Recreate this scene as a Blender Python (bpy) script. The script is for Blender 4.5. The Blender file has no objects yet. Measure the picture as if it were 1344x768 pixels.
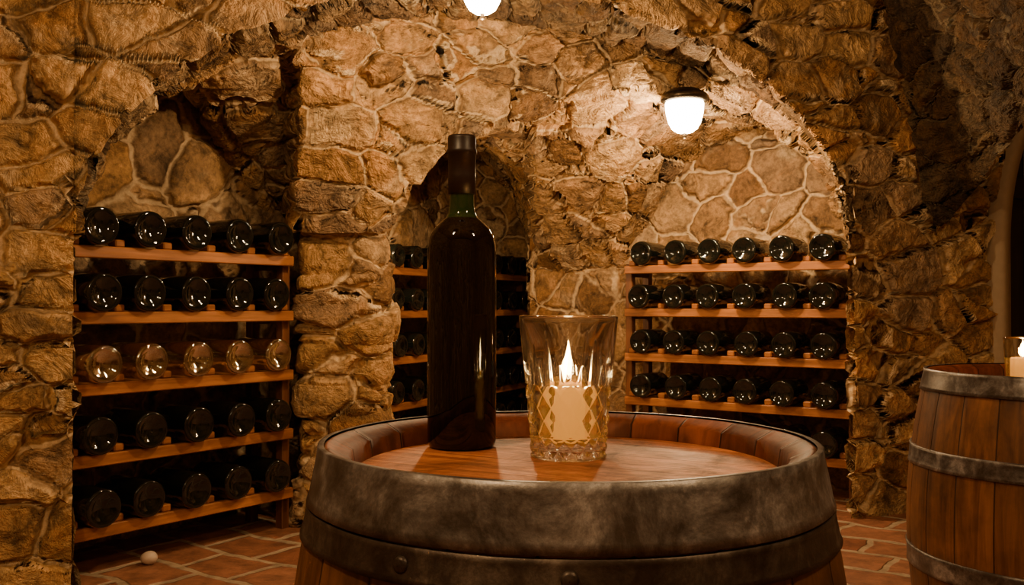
import bpy, bmesh, math, random
import numpy as np
from mathutils import Vector, Matrix, Euler
random.seed(7); np.random.seed(7)
F=1250.0; CH=0.85
def P(px,py,Y): return ((px-672)/F*Y, Y, CH-(py-400)/F*Y)
scene=bpy.context.scene
def link(o,parent=None):
    scene.collection.objects.link(o)
    if parent: o.parent=parent
    return o
def empty(name,loc=(0,0,0),rz=0):
    e=bpy.data.objects.new(name,None); e.location=loc; e.rotation_euler=(0,0,rz); e.empty_display_size=.05
    return link(e)
# ------------------------------------------------------------ materials
class M:
    def __init__(s,name):
        s.m=bpy.data.materials.new(name); s.m.use_nodes=True
        s.nt=s.m.node_tree; s.b=s.nt.nodes['Principled BSDF']; s.out=s.nt.nodes['Material Output']
    def n(s,t,**k):
        nd=s.nt.nodes.new(t)
        for a,v in k.items(): setattr(nd,a,v)
        return nd
    def l(s,a,b): s.nt.links.new(a,b)
    def math(s,op,a,b=None,c=None):
        nd=s.n('ShaderNodeMath',operation=op)
        for i,v in enumerate((a,b,c)):
            if v is None: continue
            if isinstance(v,(int,float)): nd.inputs[i].default_value=v
            else: s.l(v,nd.inputs[i])
        return nd.outputs[0]
    def vmath(s,op,a,b=None,scale=None):
        nd=s.n('ShaderNodeVectorMath',operation=op)
        for i,v in enumerate((a,b)):
            if v is None: continue
            if isinstance(v,tuple): nd.inputs[i].default_value=v
            else: s.l(v,nd.inputs[i])
        if scale is not None: nd.inputs['Scale'].default_value=scale
        return nd.outputs[0]
    def ramp(s,fac,stops,interp='LINEAR'):
        nd=s.n('ShaderNodeValToRGB'); nd.color_ramp.interpolation=interp
        e=nd.color_ramp.elements
        while len(e)<len(stops): e.new(.5)
        for i,(p,c) in enumerate(stops):
            e[i].position=p; e[i].color=(c[0],c[1],c[2],1) if not isinstance(c,(int,float)) else (c,c,c,1)
        s.l(fac,nd.inputs[0]); return nd.outputs[0]
    def noise(s,vec,scale,detail=4,rough=.55,dist=0,typ='FBM'):
        nd=s.n('ShaderNodeTexNoise'); nd.noise_type=typ
        nd.inputs['Scale'].default_value=scale; nd.inputs['Detail'].default_value=detail
        nd.inputs['Roughness'].default_value=rough; nd.inputs['Distortion'].default_value=dist
        if vec is not None: s.l(vec,nd.inputs['Vector'])
        return nd
    def mr(s,v,a,b,c=0,d=1,smooth=True):
        nd=s.n('ShaderNodeMapRange'); nd.interpolation_type='SMOOTHSTEP' if smooth else 'LINEAR'
        s.l(v,nd.inputs[0])
        for i,x in enumerate((a,b,c,d)): nd.inputs[i+1].default_value=x
        return nd.outputs[0]
    def mix(s,fac,a,b,mode='MIX'):
        nd=s.n('ShaderNodeMix',data_type='RGBA',blend_type=mode)
        if isinstance(fac,(int,float)): nd.inputs[0].default_value=fac
        else: s.l(fac,nd.inputs[0])
        for i,v in ((6,a),(7,b)):
            if isinstance(v,tuple): nd.inputs[i].default_value=(*v,1)
            else: s.l(v,nd.inputs[i])
        return nd.outputs[2]
    def bump(s,h,strength=.5,dist=.01):
        nd=s.n('ShaderNodeBump'); nd.inputs['Strength'].default_value=strength; nd.inputs['Distance'].default_value=dist
        s.l(h,nd.inputs['Height']); s.l(nd.outputs[0],s.b.inputs['Normal'])
    def obj(s): return s.n('ShaderNodeTexCoord').outputs['Object']
    def set(s,**k):
        for a,v in k.items(): s.b.inputs[a.replace('_',' ')].default_value=v

def stone(name,scale=4.7,sq=(1,1,1.6),mort=(.022,.066),amp=.058,dark=1.0,strata=0.0,mortcol=(.70,.50,.285),rough_amp=.22,grey=0.0,rnd=.88,ringf=.30):
    m=M(name); co=m.obj()
    sc=m.vmath('MULTIPLY',co,sq)
    n1=m.noise(co,2.0,1); n2=m.noise(co,11,2)
    d1=m.vmath('SCALE',m.vmath('SUBTRACT',n1.outputs['Color'],(.5,.5,.5)),None,.22)
    d2=m.vmath('SCALE',m.vmath('SUBTRACT',n2.outputs['Color'],(.5,.5,.5)),None,.065)
    v=m.vmath('ADD',m.vmath('ADD',sc,d1),d2)
    vf=m.n('ShaderNodeTexVoronoi',feature='F1'); ve=m.n('ShaderNodeTexVoronoi',feature='DISTANCE_TO_EDGE')
    for q in (vf,ve):
        q.inputs['Scale'].default_value=scale; q.inputs['Randomness'].default_value=rnd; m.l(v,q.inputs['Vector'])
    edge=ve.outputs['Distance']
    mask=m.mr(edge,mort[0],mort[1])
    dome=m.mr(edge,.0,.13)
    sep=m.n('ShaderNodeSeparateColor'); m.l(vf.outputs['Color'],sep.inputs[0])
    rid=sep.outputs[0]; rid2=sep.outputs[1]
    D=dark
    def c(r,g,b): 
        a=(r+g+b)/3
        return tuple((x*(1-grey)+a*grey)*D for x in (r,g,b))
    col=m.ramp(rid,[(0,c(.20,.10,.038)),(.18,c(.46,.265,.11)),(.36,c(.26,.155,.078)),(.52,c(.58,.36,.165)),(.68,c(.31,.205,.12)),(.84,c(.48,.25,.09)),(1,c(.66,.45,.235))])
    nb=m.noise(co,7,5,.67,.6)
    nf=m.noise(co,48,4,.71)
    rg=m.noise(co,12,5,.68,.6)
    col=m.mix(1,col,m.ramp(nb.outputs[0],[(.32,.42),(.48,.92),(.68,1.45)]),'MULTIPLY')
    st=m.noise(co,4.2,3,.6,.8); ss=m.n('ShaderNodeSeparateColor'); m.l(st.outputs['Color'],ss.inputs[0])
    col=m.mix(m.mr(ss.outputs[0],.52,.70,0,.4),col,c(.52,.24,.065))
    col=m.mix(m.mr(ss.outputs[1],.56,.70,0,.4),col,c(.72,.53,.31))
    fv=m.ramp(nf.outputs[0],[(.34,.52),(.6,1.17)])
    col=m.mix(.78,col,fv,'MULTIPLY')
    col=m.mix(.7,col,m.ramp(rg.outputs[0],[(.35,.25),(.45,.93),(.6,1.08)]),'MULTIPLY')
    if strata>0:
        stv=m.vmath('MULTIPLY',m.vmath('ADD',co,d1),(8,8,26)); ns=m.noise(stv,1.0,3,.6,1.0)
        col=m.mix(strata,col,m.ramp(ns.outputs[0],[(.36,.3),(.52,1.0),(.7,1.3)]),'MULTIPLY')
    mc=m.mix(.7,c(*mortcol),m.ramp(nb.outputs[0],[(.3,.6),(.65,1.12)]),'MULTIPLY')
    mc=m.mix(.5,mc,fv,'MULTIPLY')
    ring=m.math('MULTIPLY',m.mr(edge,mort[0]*1.0,mort[1]*.9),m.math('SUBTRACT',1.0,m.mr(edge,mort[1]*.9,mort[1]*1.7)))
    col=m.mix(mask,mc,col)
    col=m.mix(m.math('MULTIPLY',ring,ringf),col,c(.10,.05,.02))
    m.l(col,m.b.inputs['Base Color'])
    m.set(Roughness=.8); m.b.inputs['Specular IOR Level'].default_value=.25
    h=m.math('MULTIPLY',dome,.52)
    h=m.math('ADD',h,m.math('MULTIPLY',m.math('MULTIPLY',rid2,mask),.55))
    h=m.math('ADD',h,m.math('MULTIPLY',m.math('MULTIPLY',m.math('SUBTRACT',rg.outputs[0],.5),m.math('ADD',m.math('MULTIPLY',mask,.82),.18)),rough_amp*3.6))
    h=m.math('ADD',h,m.math('MULTIPLY',m.math('SUBTRACT',nf.outputs[0],.5),.13))
    if strata>0:
        h=m.math('ADD',h,m.math('MULTIPLY',m.math('SUBTRACT',ns.outputs[0],.5),strata*1.2))
    dn=m.n('ShaderNodeDisplacement'); dn.inputs['Midlevel'].default_value=.5; dn.inputs['Scale'].default_value=amp
    m.l(h,dn.inputs['Height']); m.l(dn.outputs[0],m.out.inputs['Displacement'])
    m.m.displacement_method='BOTH'
    return m.m
S_wall=stone('rubble_stone_wall',dark=.98)
S_back=stone('large_rubble_stone',scale=4.2,sq=(1,1,1.15),amp=.038,rough_amp=.15,grey=.05,dark=.84,rnd=.95)
S_vault=stone('rough_vault_stone',scale=5.0,sq=(1,.8,1.5),mort=(.014,.058),amp=.056,strata=.32,dark=.86,rough_amp=.30)
S_soff=stone('painted_shade_soffit_stone',scale=5.2,sq=(1.5,.6,1.2),mort=(.005,.04),amp=.050,strata=.5,dark=.36,rough_amp=.35)  # soffit shade painted in: stone colour darkened under the front arch
S_col=stone('pier_block_stone',scale=4.4,sq=(.8,.8,1.6),amp=.052,rough_amp=.2,dark=1.0)
S_dark=stone('shadowed_springer_stone',scale=5,sq=(1,1,1.4),mort=(.005,.03),amp=.045,strata=.5,dark=.2,rough_amp=.4)  # darker copy of the stone; springer shade painted into its colour

def wood(name,c1,c2,axis=0,sc=1.0,rough=.5,bumpd=.002,wear=True):
    m=M(name); co=m.obj(); s=[22*sc,22*sc,22*sc]; s[axis]=1.6*sc
    v=m.vmath('MULTIPLY',co,tuple(s))
    n=m.noise(v,1,6,.6,1.0); n2=m.noise(m.vmath('MULTIPLY',co,tuple(x*4 for x in s)),1,3,.6)
    col=m.ramp(n.outputs[0],[(.3,c1),(.62,c2)])
    col=m.mix(.5,col,m.ramp(n2.outputs[0],[(.35,.6),(.6,1.1)]),'MULTIPLY')
    nl=m.noise(co,5,3); col=m.mix(.7,col,m.ramp(nl.outputs[0],[(.3,.6),(.65,1.15)]),'MULTIPLY')
    m.l(col,m.b.inputs['Base Color']); m.set(Roughness=rough)
    m.bump(n2.outputs[0],.4,bumpd); return m.m
W_rack=wood('rack_pine_wood',(.20,.066,.014),(.46,.17,.038),0)
W_post=wood('rack_post_wood',(.08,.026,.008),(.20,.07,.02),2)
W_door=wood('dark_door_wood',(.012,.008,.006),(.03,.018,.012),2)

def stave_wood(name,nst,c1,c2,rough=.5,spec=.35):
    m=M(name); co=m.obj(); sp=m.n('ShaderNodeSeparateXYZ'); m.l(co,sp.inputs[0])
    a=m.math('ARCTAN2',sp.outputs[1],sp.outputs[0])
    t=m.math('MULTIPLY',a,nst/(2*math.pi)); fl=m.math('FLOOR',t); fr=m.math('FRACT',t)
    wn=m.n('ShaderNodeTexWhiteNoise',noise_dimensions='1D'); m.l(fl,wn.inputs['W'])
    v=m.vmath('MULTIPLY',co,(45,45,3)); 
    cb=m.n('ShaderNodeCombineXYZ'); m.l(m.math('MULTIPLY',wn.outputs[0],37.),cb.inputs[2])
    v=m.vmath('ADD',v,cb.outputs[0])
    n=m.noise(v,1,6,.62,.8); n2=m.noise(co,7,5,.65)
    col=m.ramp(n.outputs[0],[(.3,c1),(.65,c2)])
    col=m.mix(.9,col,m.ramp(wn.outputs[0],[(0,.55),(1,1.15)]),'MULTIPLY')
    col=m.mix(.9,col,m.ramp(n2.outputs[0],[(.32,.35),(.62,1.15)]),'MULTIPLY')
    g=m.math('ABSOLUTE',m.math('SUBTRACT',fr,.5)); seam=m.mr(g,.475,.497)
    col=m.mix(seam,col,(.02,.009,.004))
    m.l(col,m.b.inputs['Base Color']); m.set(Roughness=rough); m.b.inputs['Specular IOR Level'].default_value=spec
    h=m.math('SUBTRACT',m.math('MULTIPLY',n.outputs[0],.3),seam); m.bump(h,.7,.003); return m.m
W_stave=stave_wood('oak_stave_wood',22,(.08,.027,.008),(.23,.09,.027))
W_chime=stave_wood('oak_chime_wood',22,(.09,.020,.005),(.22,.055,.012),.55,.2)
def head_wood():
    m=M('oak_barrel_head_wood'); co=m.obj(); mp=m.n('ShaderNodeMapping'); mp.inputs['Rotation'].default_value=(0,0,.5); m.l(co,mp.inputs[0])
    sp=m.n('ShaderNodeSeparateXYZ'); m.l(mp.outputs[0],sp.inputs[0])
    t=m.math('MULTIPLY',sp.outputs[1],11.5); fl=m.math('FLOOR',t); fr=m.math('FRACT',t)
    wn=m.n('ShaderNodeTexWhiteNoise',noise_dimensions='1D'); m.l(fl,wn.inputs['W'])
    v=m.vmath('MULTIPLY',mp.outputs[0],(5,90,60)); n=m.noise(v,1,6,.68,1.6); n2=m.noise(co,10,7,.74,.8)
    col=m.ramp(n.outputs[0],[(.34,(.22,.060,.011)),(.5,(.42,.130,.026)),(.64,(.60,.21,.045))])
    col=m.mix(.7,col,m.ramp(wn.outputs[0],[(0,.62),(1,1.12)]),'MULTIPLY')
    col=m.mix(1,col,m.ramp(n2.outputs[0],[(.38,.40),(.48,.80),(.62,1.2)]),'MULTIPLY')
    seam=m.mr(m.math('ABSOLUTE',m.math('SUBTRACT',fr,.5)),.485,.499)
    col=m.mix(seam,col,(.06,.02,.008)); m.l(col,m.b.inputs['Base Color']); m.b.inputs['Specular IOR Level'].default_value=.18
    m.l(m.ramp(n2.outputs[0],[(.35,.62),(.65,.46)]),m.b.inputs['Roughness'])
    m.bump(m.math('SUBTRACT',m.math('ADD',m.math('MULTIPLY',n.outputs[0],.5),m.math('MULTIPLY',n2.outputs[0],.5)),seam),.4,.003); return m.m
W_head=head_wood()
def metal(name,c1,c2,rough=.5,met=.75,sc=14):
    m=M(name); co=m.obj(); n=m.noise(co,sc,8,.76,.4); n2=m.noise(co,sc*4,5,.7)
    col=m.ramp(n.outputs[0],[(.42,c1),(.53,tuple(a*.75+b*.25 for a,b in zip(c1,c2))),(.585,tuple(a*.5+b*.5 for a,b in zip(c1,c2))),(.66,c2)])
    col=m.mix(.6,col,m.ramp(n2.outputs[0],[(.35,.55),(.6,1.1)]),'MULTIPLY')
    m.l(col,m.b.inputs['Base Color']); m.set(Metallic=met)
    m.l(m.ramp(n.outputs[0],[(.3,rough-.1),(.7,rough+.15)]),m.b.inputs['Roughness'])
    m.bump(n2.outputs[0],.3,.002); return m.m
Mt_hoop=metal('galvanised_hoop_steel',(.085,.072,.066),(.42,.41,.42),.38,.7,12)
Mt_hoop2=metal('brown_steel_hoop',(.04,.028,.022),(.15,.12,.10),.42,.7)
Mt_lamp=metal('lamp_bronze',(.05,.035,.02),(.12,.09,.06),.4,.9)

def simple(name,col,rough=.4,**k):
    m=M(name); co=m.obj(); n=m.noise(co,30,3)
    c=m.mix(.25,col,m.ramp(n.outputs[0],[(.3,.7),(.7,1.2)]),'MULTIPLY'); m.l(c,m.b.inputs['Base Color']); m.set(Roughness=rough)
    for a,v in k.items(): m.b.inputs[a.replace('_',' ')].default_value=v
    return m.m
G_bottle=simple('dark_bottle_glass',(.004,.005,.004),.04,Coat_Weight=.25)
G_hero=simple('dark_wine_glass',(.004,.0013,.0006),.03,Specular_IOR_Level=.45)
G_green=simple('green_neck_glass',(.012,.026,.006),.05)
G_caps=simple('capsule_foil',(.018,.008,.005),.42,Specular_IOR_Level=.35)
def glass(name,tint,transp,rough=0.0,ior=1.5):
    m=bpy.data.materials.new(name); m.use_nodes=True; nt=m.node_tree; nt.nodes.clear()
    o=nt.nodes.new('ShaderNodeOutputMaterial'); g=nt.nodes.new('ShaderNodeBsdfGlass'); t=nt.nodes.new('ShaderNodeBsdfTransparent'); mx=nt.nodes.new('ShaderNodeMixShader')
    g.inputs['Color'].default_value=(*tint,1); g.inputs['IOR'].default_value=ior; g.inputs['Roughness'].default_value=rough
    t.inputs['Color'].default_value=(*tint,1)
    mx.inputs[0].default_value=transp
    nt.links.new(g.outputs[0],mx.inputs[1]); nt.links.new(t.outputs[0],mx.inputs[2]); nt.links.new(mx.outputs[0],o.inputs[0]); return m
G_crystal=glass('cut_crystal_glass',(1,1,1),.14,0,1.52)
def thin_glass(name):
    m=bpy.data.materials.new(name); m.use_nodes=True; nt=m.node_tree; nt.nodes.clear()
    o=nt.nodes.new('ShaderNodeOutputMaterial'); g=nt.nodes.new('ShaderNodeBsdfGlossy'); t=nt.nodes.new('ShaderNodeBsdfTransparent'); mx=nt.nodes.new('ShaderNodeMixShader')
    lw=nt.nodes.new('ShaderNodeLayerWeight'); lw.inputs[0].default_value=.45
    mr=nt.nodes.new('ShaderNodeMapRange'); mr.inputs[3].default_value=.22; mr.inputs[4].default_value=1.0
    g.inputs['Color'].default_value=(1,.97,.90,1); g.inputs['Roughness'].default_value=.04; t.inputs['Color'].default_value=(.93,.90,.80,1)
    nt.links.new(lw.outputs['Facing'],mr.inputs[0]); nt.links.new(mr.outputs[0],mx.inputs[0])
    nt.links.new(t.outputs[0],mx.inputs[1]); nt.links.new(g.outputs[0],mx.inputs[2]); nt.links.new(mx.outputs[0],o.inputs[0]); return m
G_clear=thin_glass('clear_bottle_glass')
def emis(name,col,st):
    m=M(name); m.set(Roughness=.5); m.b.inputs['Base Color'].default_value=(*col,1)
    co=m.obj(); n=m.noise(co,20,2); c=m.mix(.1,col,n.outputs['Color'],'MULTIPLY'); m.l(c,m.b.inputs['Emission Color'])
    m.b.inputs['Emission Strength'].default_value=st; return m.m
E_flame=emis('candle_flame',(1,.60,.20),260)
E_bowl=emis('frosted_lamp_glass',(1,.78,.48),60)
Wax=emis('candle_wax',(1,.38,.045),.75); Wax.node_tree.nodes['Principled BSDF'].inputs['Base Color'].default_value=(.8,.42,.09,1)  # emission stands in for flame light glowing through the wax
Wick=simple('candle_wick',(.02,.015,.01),.9)

# ------------------------------------------------------------ mesh helpers
def obj_from(name,V,Fc,mats,mi=None,smooth=True,parent=None,weld=None,loc=None,rz=0):
    me=bpy.data.meshes.new(name); me.from_pydata([tuple(v) for v in V],[],[tuple(f) for f in Fc]); 
    for m in mats: me.materials.append(m)
    if mi is not None: me.polygons.foreach_set('material_index',list(mi))
    me.polygons.foreach_set('use_smooth',[smooth]*len(me.polygons))
    if weld:
        bm=bmesh.new(); bm.from_mesh(me); bmesh.ops.remove_doubles(bm,verts=bm.verts,dist=weld); bm.to_mesh(me); bm.free()
    me.update(); o=bpy.data.objects.new(name,me)
    if loc: o.location=loc
    o.rotation_euler=(0,0,rz)
    return link(o,parent)
class Builder:
    def __init__(s): s.V=[];s.F=[];s.I=[]
    def grid(s,G,mi=0,ref=(0,2.0,1.0)):
        G=np.asarray(G,float); n,m,_=G.shape; base=len(s.V)
        s.V.extend(map(tuple,G.reshape(-1,3)))
        a=G[:-1,:-1];b=G[1:,:-1];c=G[:-1,1:]
        nr=np.cross(b-a,c-a); cen=a; dot=((np.array(ref)-cen)*nr).sum(-1).sum()
        for i in range(n-1):
            for j in range(m-1):
                q=[base+i*m+j,base+(i+1)*m+j,base+(i+1)*m+j+1,base+i*m+j+1]
                if dot<0: q=q[::-1]
                s.F.append(q); s.I.append(mi)
    def lathe(s,prof,seg,mi=0,fr=None,M4=None,cap0=False,cap1=False,mis=None,a0=0):
        base=len(s.V); n=len(prof)
        for pi_,(r,z) in enumerate(prof):
            for k in range(seg):
                a=a0+2*math.pi*k/seg; rr=fr(r,z,a) if fr else r
                v=Vector((rr*math.cos(a),rr*math.sin(a),z))
                if M4: v=M4@v
                s.V.append(tuple(v))
        for i in range(n-1):
            for k in range(seg):
                k2=(k+1)%seg
                s.F.append([base+i*seg+k,base+i*seg+k2,base+(i+1)*seg+k2,base+(i+1)*seg+k]); s.I.append(mis[i] if mis else mi)
    def box(s,c,sz,mi=0,bev=.003,M4=None):
        bm=bmesh.new(); bmesh.ops.create_cube(bm,size=1)
        for v in bm.verts: v.co=Vector((c[0]+v.co.x*sz[0],c[1]+v.co.y*sz[1],c[2]+v.co.z*sz[2]))
        if bev: bmesh.ops.bevel(bm,geom=bm.edges[:],offset=bev,segments=1,affect='EDGES')
        base=len(s.V); bm.verts.index_update()
        for v in bm.verts: s.V.append(tuple(M4@v.co if M4 else v.co))
        for f in bm.faces: s.F.append([base+v.index for v in f.verts]); s.I.append(mi)
        bm.free()
    def make(s,name,mats,**k): return obj_from(name,s.V,s.F,mats,s.I,**k)

# ------------------------------------------------------------ architecture
J1=np.array([-1.29,2.8]); J2=np.array([1.353,3.8]); dA=J2-J1
def A_t(px):
    k=(px-672)/F; return (k*J1[1]-J1[0])/(dA[0]-k*dA[1])
def A_pt(t,z): p=J1+dA*t; return (p[0],p[1],z)
def Yline(px,p,q):
    k=(px-672)/F; d=(q[0]-p[0],q[1]-p[1]); t=(k*p[1]-p[0])/(d[0]-k*d[1]); return p[1]+d[1]*t
def arcY(x): return 312-330*np.sqrt(max(0,1-((x-606)/510.)**2))
alc=((-1.66,3.14),(-.95,4.13))
back=[(-1.17,4.52),(-.25,6.38),(.15,6.45),(.10,5.5),(.62,4.93),(.70,4.95),(1.62,4.28),(1.80,4.2)]
Mx=[90,97,125,150,180,205,235,265,300,340,375,388,445,500,512,530,560,600,650,700,760,850,930,1000,1060,1100,1120]
My=[250,235,180,130,98,92,112,160,225,280,302,305,305,305,302,258,215,183,155,140,125,112,118,150,205,265,330]
def smooth_interp(x,X,Y):
    return float(np.mean([np.interp(x+d,X,Y) for d in (-12,-6,0,6,12)]))
def Mpt(px):
    y=smooth_interp(px,Mx,My)
    if px<375: Yd=Yline(px,*alc)*1.01
    elif px<388: Yd=np.interp(px,[375,388],[Yline(375,*alc),3.6])
    elif px<505: Yd=3.6
    else: Yd=np.interp(px,[505,1117],[3.6,4.16])
    return np.array(P(px,y,Yd))
Ex=[500,505,530,580,640,680,700,760,825,840,865,895,930,965,1000,1060,1120]
Ey=[310,300,240,205,215,262,345,360,350,318,262,225,198,178,167,163,190]
def Ept(px):
    y=smooth_interp(px,Ex,Ey)
    if px<623: Yd=Yline(px,back[0],back[1])
    elif px<690: Yd=Yline(px,back[1],back[2])
    elif px<702: Yd=np.interp(px,[690,702],[6.4,5.47])
    elif px<830: Yd=Yline(px,back[3],back[4])
    else: Yd=Yline(px,back[5],back[6])
    return np.array(P(px,y,Yd*1.005))
N=300
phis=np.linspace(0,math.pi,N); xs=606-510*np.cos(phis)*.9999
TOP=2.6
b=Builder()
def loft(A,B,K,w=0.0):
    G=[]
    for a,c in zip(A,B):
        row=[]
        for k in range(K+1):
            t=k/K
            p=a+(c-a)*t
            if w>0:
                e=1-math.cos(t*math.pi/2) if c[2]<a[2] else math.sin(t*math.pi/2)
                p[2]=a[2]+(c[2]-a[2])*(w*e+(1-w)*t)
            row.append(p)
        G.append(row)
    return G
Ac=[];Rc=[]
for i,x in enumerate(xs):
    t=A_t(x); Y=J1[1]+dA[1]*t; a=np.array(P(x,arcY(x),Y)); Ac.append(a)
    dpt=(.26+.16*np.interp(x,[560,760,950,1050],[0,1,1,0]))*math.sin(phis[i])**.35+.02
    kx=np.interp(x,[96,606,1116],[-.44,0,.34]); Rc.append(a+np.array([kx*dpt,dpt,0]))
Mc=[Mpt(x) for x in xs]
topc=[np.array([a[0],a[1],TOP]) for a in Ac]
b.grid(loft(Ac,topc,100),0,ref=(0,0,1))
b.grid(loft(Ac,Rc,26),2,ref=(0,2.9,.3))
b.grid(loft(Rc,Mc,80,.55),1,ref=(0,2.5,.5))
cx=[i for i in range(N) if xs[i]>=503]
b.grid(loft([Mc[i] for i in cx],[Ept(xs[i]) for i in cx],110,.95),1,ref=(.5,3.8,.3))
def strip(t0,t1,n,z0f,z1f,rows,mi=0,off=0):
    G=[]
    for i in range(n+1):
        t=t0+(t1-t0)*i/n; z0=z0f(t); z1=z1f(t)
        G.append([A_pt(t,z0+(z1-z0)*j/rows) for j in range(rows+1)])
    return G
b.grid(strip(-.36,A_t(xs[0]),90,lambda t:-.02,lambda t:TOP,240),0,ref=(0,0,1))
tR=A_t(xs[-1]); tD=A_t(1312); tE=tD+.33
b.grid(strip(tR,tD,110,lambda t:-.02,lambda t:TOP,230),0,ref=(0,0,1))
def darc(t):
    u=(t-(tD+tE)/2)/((tE-tD)/2); return 1.10+.75*math.sqrt(max(0,1-u*u))
b.grid(strip(tD,tE,60,darc,lambda t:TOP,60),0,ref=(0,0,1))
b.grid(strip(tE,tE+.30,20,lambda t:-.02,lambda t:TOP,120),0,ref=(0,0,1))
def wallgrid(bb,p,q,z0,z1,mi,ref,res=.016):
    L=math.dist(p,q); n=max(2,int(L/res)); r=max(2,int((z1-z0)/res))
    bb.grid([[ (p[0]+(q[0]-p[0])*i/n,p[1]+(q[1]-p[1])*i/n,z0+(z1-z0)*j/r) for j in range(r+1)] for i in range(n+1)],mi,ref)
wallgrid(b,(J1[0],J1[1]),(-1.66,3.14),-.02,1.35,0,(0,3.5,.8),.03)
wallgrid(b,(J2[0],J2[1]),(1.80,4.2),-.02,1.35,0,(0,4,.8),.03)
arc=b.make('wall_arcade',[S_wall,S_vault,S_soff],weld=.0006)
w=Builder(); wallgrid(w,alc[0],(-.80,4.34),-.02,2.1,0,(0,2.5,.8)); wallgrid(w,(-1.9,2.8),alc[0],-.02,2.1,0,(0,2.5,.8),.04)
w.make('wall_left_alcove',[S_back])
w=Builder(); wallgrid(w,(-.80,4.34),back[0],-.02,2.2,0,(.5,4.4,.8),.03)
wallgrid(w,(-.80,4.34),(-.70,3.84),-.02,1.5,0,(.5,4.4,.8),.03)  # unseen wall piece added to block the hidden lamp's light leak
for i in range(len(back)-1): wallgrid(w,back[i],back[i+1],-.02,2.3,0,(.4,4.2,.8),.018)
w.make('wall_back',[S_back],weld=.0006)
c=Builder(); G=[]; ns=110; nz=150; ccx,ccy=-.660,3.79
zb=[0];
while zb[-1]<1.5: zb.append(zb[-1]+random.uniform(.11,.20))
br=[random.uniform(-.008,.010) for _ in zb]; ba=[random.uniform(-.007,.007) for _ in zb]
for i in range(ns+1):
    a=2*math.pi*i/ns; row=[]
    for j in range(nz+1):
        z=-.02+1.45*j/nz
        k=max(q for q in range(len(zb)) if zb[q]<=max(z,0)); f=(z-zb[k])/(zb[k+1]-zb[k]) if k+1<len(zb) else .5
        bul=.016*(1-abs(2*f-1)**4)
        n=4.2; cs,sn=math.cos(a),math.sin(a); r=(abs(cs)**n+abs(sn)**n)**(-1/n)*(.154+bul+br[k])
        foot=.02*max(0,1-z/.15)
        row.append((ccx+ba[k]+(r+foot)*cs,ccy+(r+foot)*sn,z))
    G.append(row)
c.grid(G,0,ref=(ccx,ccy-3,.5)); 
o=c.make('stone_pillar',[S_col],weld=.0006)
bm=bmesh.new(); bm.from_mesh(o.data)
s=sum((f.normal.dot(Vector((f.calc_center_median().x-ccx,f.calc_center_median().y-ccy,0))) for f in bm.faces))
if s<0: bmesh.ops.reverse_faces(bm,faces=bm.faces[:])
bm.to_mesh(o.data); bm.free()
# right vault springer in front of the arcade
Lx=[(1225,308),(1213,262),(1203,200),(1190,120),(1172,50),(1160,0),(1140,-150)]
Rx=[(1226,308,3.93),(1248,286,3.88),(1275,255,3.78),(1310,212,3.5),(1350,150,3.1),(1430,50,2.5),(1560,-130,2.0)]
G=[]
for i in range(121):
    u=i/120*6; k=min(5,int(u)); f=u-k
    lx=[Lx[k][q]+(Lx[k+1][q]-Lx[k][q])*f for q in range(2)]; rx=[Rx[k][q]+(Rx[k+1][q]-Rx[k][q])*f for q in range(3)]
    Yl=J1[1]+dA[1]*A_t(lx[0])
    a=np.array(P(lx[0],lx[1],Yl-.05)); c2=np.array(P(*rx)); G.append([a+(c2-a)*j/90 for j in range(91)])
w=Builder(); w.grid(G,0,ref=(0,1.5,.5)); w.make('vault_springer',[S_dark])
# doorway recess + door
e=empty('door_1')
w=Builder(); p0=J1+dA*tD; p1=J1+dA*tE; nrm=np.array([-dA[1],dA[0]]); nrm=nrm/np.linalg.norm(nrm)
def rec(p,d): q=p+nrm*d; return (q[0],q[1])
wallgrid(w,tuple(p0),rec(p0,.35),-.02,1.9,0,(2.5,4.1,1),.05)
wallgrid(w,tuple(p1),rec(p1,.35),-.02,1.9,0,(2.5,4.1,1),.05)
uA=dA/np.linalg.norm(dA); hw=np.linalg.norm(p1-p0)/2; mid=(p0+p1)/2
path=[(-1,z/20*1.10) for z in range(21)]+[(-math.cos(t_),1.10+.75*math.sin(t_)) for t_ in np.linspace(.05,math.pi-.05,40)]+[(1,1.10-z/20*1.10) for z in range(21)]
G=[]
for (s_,z_) in path:
    g=[]
    for (o_,d_) in ((1.10,.02),(1.10,-.045),(.97,-.045),(.97,.10)):
        xx=s_*hw*o_; zz=z_ if z_<=1.10 else 1.10+(z_-1.10)*(1.06 if o_>1 else .98)
        q_=mid+uA*xx+nrm*d_; g.append((q_[0],q_[1],zz))
    G.append(g)
w.grid(G,0,ref=(mid[0],mid[1]-3,1))
plaster=simple('pale_plaster_jamb',(.36,.26,.16),.8)
w.make('door_reveal',[plaster],parent=e)
w=Builder(); L=np.linalg.norm(p1-p0); ang=math.atan2(dA[1],dA[0])
M4=Matrix.Translation((*rec(p0,.3),0))@Matrix.Rotation(ang,4,'Z')
for k in range(6): w.box((L*(k+.5)/6,0,.98),(L/6-.006,.04,1.95),0,.004,M4)
w.box((L/2,-.03,.5),(L,.02,.1),0,.004,M4); w.box((L/2,-.03,1.4),(L,.02,.1),0,.004,M4)
w.make('door_planks',[W_door],parent=e,smooth=False)
w=Builder(); wallgrid(w,(-2.25,-1.6),(-2.25,2.5),-.02,TOP,0,(0,0,1),.05); w.make('wall_left',[S_wall])
w=Builder(); wallgrid(w,(3.1,-1.6),(3.1,4.6),-.02,TOP,0,(0,0,1),.06); w.make('wall_right',[S_wall])
w=Builder(); wallgrid(w,(-2.25,-1.6),(3.1,-1.6),-.02,TOP,0,(0,0,1),.06); w.make('wall_behind',[S_wall])
w=Builder(); G=[]
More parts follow.
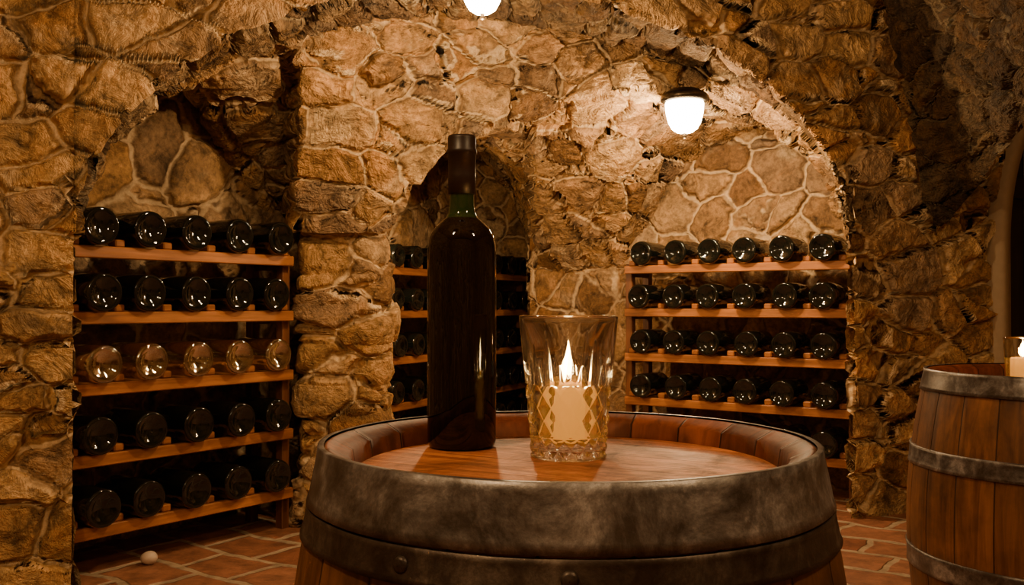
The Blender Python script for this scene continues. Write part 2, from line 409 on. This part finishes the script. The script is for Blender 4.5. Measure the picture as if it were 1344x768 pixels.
for i in range(81):
    x=-2.3+5.5*i/80; z=TOP-.05
    G.append([(x,-1.7+6.4*j/60,z+.35*(1-((x-.45)/2.75)**2)) for j in range(61)])
w.grid(G,0,(0,1,0)); w.make('ceiling',[S_vault])

def floor_mat():
    m=M('terracotta_floor_tiles'); co=m.obj(); n=m.noise(co,3,3)
    v=m.vmath('ADD',co,m.vmath('SCALE',m.vmath('SUBTRACT',n.outputs['Color'],(.5,.5,.5)),None,.12))
    mp=m.n('ShaderNodeMapping'); mp.inputs['Rotation'].default_value=(0,0,.62); m.l(v,mp.inputs[0])
    br=m.n('ShaderNodeTexBrick'); br.inputs['Scale'].default_value=1; br.inputs['Brick Width'].default_value=.27; br.inputs['Row Height'].default_value=.21
    br.inputs['Mortar Size'].default_value=.016; br.inputs['Mortar Smooth'].default_value=.4
    br.inputs['Color1'].default_value=(.20,.07,.035,1); br.inputs['Color2'].default_value=(.32,.14,.075,1); br.inputs['Mortar'].default_value=(.38,.28,.18,1)
    m.l(mp.outputs[0],br.inputs['Vector'])
    n2=m.noise(co,14,6,.7); col=m.mix(.9,br.outputs['Color'],m.ramp(n2.outputs[0],[(.3,.4),(.65,1.3)]),'MULTIPLY')
    m.l(col,m.b.inputs['Base Color']); m.set(Roughness=.55)
    h=m.math('ADD',m.math('MULTIPLY',br.outputs['Fac'],-1),m.math('MULTIPLY',n2.outputs[0],.6)); m.bump(h,.7,.01); return m.m
w=Builder(); w.grid([[(-2.6+.3*i,-1.8+.3*j,0) for j in range(30)] for i in range(21)],0,(0,1,3)); w.make('floor',[floor_mat()])

# ------------------------------------------------------------ bottles
def bottle_prof(r=.055,L=.30,nr=.018):
    return [(0.0,.018),(r*.35,.016),(r*.62,.006),(r*.80,.0005),(r*.90,.0),(r*.97,.003),(r,.010),(r,.19*L/.3),(r*.96,.203*L/.3),(r*.82,.217*L/.3),(r*.58,.229*L/.3),(nr*1.15,.242*L/.3),(nr,.255*L/.3),(nr,.285*L/.3),(nr*1.18,.287*L/.3),(nr*1.18,.297*L/.3),(nr*.9,.30*L/.3),(0.0005,.30*L/.3)]
def rack(name,p,q,zs,nb,clear_row=None,depth=.26,rad=.055):
    p=Vector((*p,0)); q=Vector((*q,0)); d=(q-p); L=d.length; ang=math.atan2(d.y,d.x)
    e=empty(name,p,ang)
    w=Builder(); H=max(zs)+.05
    for z in zs:
        w.box((L/2,.012,z),(L+.03,.024,.038),0,.003)
        w.box((L/2,.125,z+.002),(L,.20,.016),0,.002)
        w.box((L/2,depth-.02,z+.012),(L,.024,.038),0,.003)
        for k in range(nb+1):
            x=L*k/nb; x=min(max(x,.02),L-.02)
            w.box((x,.035,z+.031),(.034,.045,.024),0,.004)
            w.box((x,depth-.03,z+.041),(.03,.03,.022),0,.004)
    fr=w.make('shelf_rails',[W_rack],parent=e,smooth=False)
    w=Builder()
    for x in (.0,L):
        for y in (.06,depth-.02): w.box((x+(.012 if x else -.012),y+.0,H/2-.02),(.035,.04,H),0,.003)
        for z in zs: w.box((x+(.012 if x else -.012),depth/2+.02,z-.018),(.026,depth-.05,.03),0,.003)
    w.make('rack_posts',[W_post],parent=e,smooth=False)
    for kind in (0,1):
        w=Builder(); any_=False
        for ri,z in enumerate(zs):
            if (ri==clear_row)!=(kind==1): continue
            any_=True
            for k in range(nb):
                x=L*(k+.5)/nb+random.uniform(-.006,.006)
                y0=-.035+random.uniform(-.012,.012)
                M4=Matrix.Translation((x,y0,z+.019+rad+.001))@Matrix.Rotation(-math.pi/2+random.uniform(.0,.02),4,'X')
                w.lathe(bottle_prof(rad),32,0,M4=M4)
                if kind:
                    pr=[(max(.0004,r_*.93-.001),z_+.006) for r_,z_ in bottle_prof(rad,.288)]
                    w.lathe(pr,28,0,M4=M4)
        if any_: w.make('clear_glass_bottles' if kind else 'stored_wine_bottles',[G_clear if kind else G_bottle],parent=e)
    return e
rack('wine_rack',(-1.345,2.9),(-.835,3.6),[1.015,.808,.585,.363,.14],5,clear_row=2,rad=.060)
rack('wine_rack',(.555,4.60),(1.405,4.0),[1.018,.812,.598,.388,.18],6,rad=.057)
rack('wine_rack',(-.63,4.7),(.10,6.2),[1.02,.80,.565,.33,.12],9,rad=.058)

# ------------------------------------------------------------ barrels
def barrel(name,loc,hoops,rot=0):
    e=empty(name,loc,rot); Hh=.70
    def R(z): u=(z-.35)/.35; return .312-.044*abs(u)**1.9
    nst=22
    def groove(r,z,a):
        f=(a*nst/(2*math.pi))%1; g=min(f,1-f); return r-.0018*max(0,1-g/.035)
    w=Builder(); prof=[(.20,.03),(R(0)-.012,.03),(R(0)-.008,0),(R(0),.002)]+[(R(z),z) for z in np.linspace(.02,.69,34)]+[(R(.7),.698),(R(.7)-.004,.70),(.262,.70),(.240,.689),(.236,.664)]
    mis=[0]*(len(prof)-4)+[1]*4
    w.lathe(prof,22*14,0,groove,mis=mis); w.make('oak_staves',[W_stave,W_chime],parent=e)
    w=Builder(); prof=[(.0005,.672),(.10,.672),(.20,.672),(.230,.672),(.237,.668)]
    w.lathe(prof,96,0); w.make('barrel_head',[W_head],parent=e)
    for i,(z0,z1,mt,th) in enumerate(hoops):
        w=Builder(); zz=np.linspace(z0,z1,7)
        prof=[(R(z0)-.001,z0)]+[(R(z0)+th,z0)]+[(R(z)+th+(.0012 if (j in(0,6)) else 0),z) for j,z in enumerate(zz)]+[(R(z1)+th-.0005,z1+.0005),(R(z1)-.002,z1+.0005)]
        def wob(r,z,a): return r+.0007*math.sin(5*a+z*40)+.0005*math.sin(13*a)
        w.lathe(prof,160,0,wob)
        if i in (1,2):
            for a in (-2.15,-1.62):
                zc=(z0+z1)/2; M4=Matrix.Translation(((R(zc)+th)*math.cos(a),(R(zc)+th)*math.sin(a),zc))@Matrix.Rotation(a,4,'Z')@Matrix.Rotation(math.pi/2,4,'Y')
                w.lathe([(.0078,-.001),(.0075,.002),(.005,.0036),(.0005,.0043)],18,0,M4=M4)
        w.make('steel_hoop_%d'%(i+1),[mt],parent=e)
    return e
hp=[(.644,.7015,Mt_hoop,.0035),(.610,.641,Mt_hoop2,.003),(.455,.50,Mt_hoop,.003),(.20,.245,Mt_hoop,.003),(.06,.09,Mt_hoop,.003),(.0,.055,Mt_hoop,.0035)]
barrel('wine_barrel',(.061,1.065,0),hp)
hp2=[(.655,.7015,Mt_hoop,.0035),(.487,.528,Mt_hoop,.003),(.255,.300,Mt_hoop,.003),(.0,.045,Mt_hoop,.0035)]
barrel('wine_barrel',(1.225,2.15,0),hp2,.4)
HZ=.672
e=empty('wine_bottle',(-.063,1.195,HZ+.0005))
r=.043
prof=[(.0005,.02),(.022,.016),(.034,.002),(.038,.0005),(.041,.002),(r,.008),(r,.05),(r,.15),(r,.243),(.0425,.252),(.0405,.262),(.0355,.272),(.028,.280),(.0205,.286),(.017,.293),(.0155,.302),(.0152,.318)]
w=Builder(); mis=[0]*13+[1]*4; w.lathe(prof,72,0,mis=mis); w.make('bottle_glass',[G_hero,G_green],parent=e)
prof=[(.0155,.316),(.0172,.316),(.0174,.340),(.0175,.366),(.0188,.367),(.0190,.3715),(.0178,.373),(.0178,.386),(.0170,.3895),(.008,.390),(.0005,.390)]
w=Builder(); w.lathe(prof,48,0); w.make('foil_capsule',[G_caps],parent=e)

def tumbler(name,loc,H,r0,r1,detail=True,ch=.085,cr=.030,th=.0072,fs=1.0):
    e=empty(name,loc)
    seg=560 if detail else 96; nz=230 if detail else 40
    def tri(x): x=x%1; return abs(2*x-1)
    def cut(a,z):
        u=a/(2*math.pi); h=z/H; d=0
        if .02<h<.15:
            for sgn in (1,-1): d=max(d,max(0,(tri(18*u+sgn*z/.024)-.15)/.85)*.0036)
        if .16<=h<.52:
            for sgn in (1,-1): d=max(d,max(0,(tri(12*u+sgn*z/.030)-.30)/.70)*.0054)
        if h>=.50:
            k=(24*u); kk=int(round(k))%24; top=[.84,.66,.76,.66][kk%4]
            if h<top:
                w_=.50*(1-(h-.50)/(top-.50))**.55; x=abs(k-round(k))/max(w_,1e-3)
                if x<1: d=max(d,.0052*(1-x)*min(1,(h-.50)/.03+.3))
        if abs(h-.155)<.012: d=max(d,.0034*(1-abs(h-.155)/.012))
        return d
    prof=[]; 
    prof.append((.0005,.004)); prof.append((r0*.6,.003)); prof.append((r0*.93,.0)); 
    n0=len(prof)
    for j in range(nz+1):
        t=j/nz; prof.append((r0+(r1-r0)*t**1.15,.0015+(H-.003)*t))
    n1=len(prof)
    rim=.0030
    prof+= [(r1-.001,H-.0003),(r1-.0020,H),(r1-rim,H-.001)]
    ft=.018 if detail else .010
    for j in range(30):
        t=1-j/29; tk=rim+(th-rim)*min(1,(1-t)/.30); prof.append((r0+(r1-r0)*t**1.15-tk,ft+.004+(H-ft-.008)*t))
    prof+=[(r0*.70,ft),(r0*.4,ft-.001),(.0005,ft-.001)]
    idx={prof[i]:i for i in range(n0,n1)}
    w=Builder()
    def fr(r,z,a):
        return r-(cut(a,z) if (detail and (r,z) in idx) else 0)
    w.lathe(prof,seg,0,fr); w.make('crystal_glass',[G_crystal],parent=e)
    w=Builder(); z0=ft+.001; zc=z0+ch
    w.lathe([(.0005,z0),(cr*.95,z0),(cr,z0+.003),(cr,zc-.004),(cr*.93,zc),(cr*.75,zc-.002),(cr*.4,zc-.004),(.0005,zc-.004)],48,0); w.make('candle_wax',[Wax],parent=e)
    w=Builder(); w.lathe([(.001,zc-.004),(.0012,zc+.006),(.0004,zc+.009)],8,0); w.make('wick',[Wick],parent=e)
    w=Builder(); q=fs; w.lathe([(.0003,zc+.003),(.0042*q,zc+.006),(.0070*q,zc+.003+.010*q),(.0066*q,zc+.003+.016*q),(.0042*q,zc+.003+.026*q),(.0016*q,zc+.003+.036*q),(.0002,zc+.003+.041*q)],20,0); w.make('flame',[E_flame],parent=e)
    return Vector(loc)+Vector((0,0,zc+.02))
f1=tumbler('candle_tumbler',(.066,1.116,HZ+.0005),.165,.0445,.058,True,.068,.030,.0072,.95)
f2=tumbler('candle_tumbler',(1.142,2.13,HZ+.0005),.105,.034,.040,False,.048,.026,.003,.9)

# ------------------------------------------------------------ lamps
def plight(name,loc,pw,col=(1,.64,.30),rad=.03):
    l=bpy.data.lights.new(name,'POINT'); l.energy=pw; l.color=col; l.shadow_soft_size=rad
    o=bpy.data.objects.new(name,l); o.location=loc; return link(o)
def ceiling_lamp(name,loc,pw,rod=0,s=1.0):
    e=empty(name,loc); w=Builder()
    w.lathe([(.0005,.03),(.06*s,.03),(.092*s,.010),(.098*s,0),(.098*s,-.014),(.085*s,-.02),(.0005,-.02)],48,0)
    if rod: w.lathe([(.008,.01),(.008,rod)],12,0)
    w.lathe([(.0005,-.172*s),(.006,-.17*s),(.010,-.162*s),(.006,-.154*s),(.008,-.148*s)],16,0)
    w.make('lamp_mount',[Mt_lamp],parent=e)
    w=Builder(); w.lathe([(.074*s,-.018),(.079*s,-.03*s),(.077*s,-.06*s),(.068*s,-.10*s),(.052*s,-.13*s),(.03*s,-.145*s),(.0005,-.150*s)],48,0,lambda r,z,a:r*(1+.012*math.cos(16*a)))
    w.make('glass_bowl',[E_bowl],parent=e)
    o=plight('bulb',(0,0,-.26*s),pw,rad=.03*s); o.parent=e
    return e
lx,ly,lz=P(899,127,3.90)
ceiling_lamp('hidden_fill_lamp',(lx,ly,lz),36,0)
x,y,z=P(633,-34,2.9); ceiling_lamp('pendant_lamp',(x,y,z),34,rod=.9,s=.8)
ceiling_lamp('pendant_lamp',(-.7,.2,2.35),62,rod=.4)
ceiling_lamp('pendant_lamp',(1.1,.3,2.35),42,rod=.4)
ceiling_lamp('hidden_fill_lamp',(-.665,4.40,1.30),24,0,.45)  # added fill lamp, hidden behind the pillar to brighten the back chamber
plight('candle_light',tuple(f1),4.0,(1,.46,.14),.006)
plight('candle_light',tuple(f2),1.3,(1,.46,.14),.006)
bm=bmesh.new(); bmesh.ops.create_icosphere(bm,subdivisions=4,radius=.027)
for v in bm.verts: v.co.z*=.8; v.co*=1+.06*math.sin(v.co.x*90)*math.cos(v.co.y*70)
me=bpy.data.meshes.new('pebble'); bm.to_mesh(me); bm.free(); me.materials.append(simple('pale_pebble',(.55,.42,.32),.6))
for p_ in me.polygons: p_.use_smooth=True
o=bpy.data.objects.new('pebble',me); o.location=(-1.19,3.13,.021); link(o)

wd=bpy.data.worlds.new('cellar_world'); wd.use_nodes=True; wd.node_tree.nodes['Background'].inputs[0].default_value=(1,.7,.45,1); wd.node_tree.nodes['Background'].inputs[1].default_value=.03; scene.world=wd
cam=bpy.data.cameras.new('camera'); cam.lens=F*36/1344; cam.sensor_width=36; cam.clip_start=.02
co=bpy.data.objects.new('camera',cam); co.location=(0,0,CH); co.rotation_euler=(math.radians(90)+math.atan(16/F),0,0); link(co); scene.camera=co
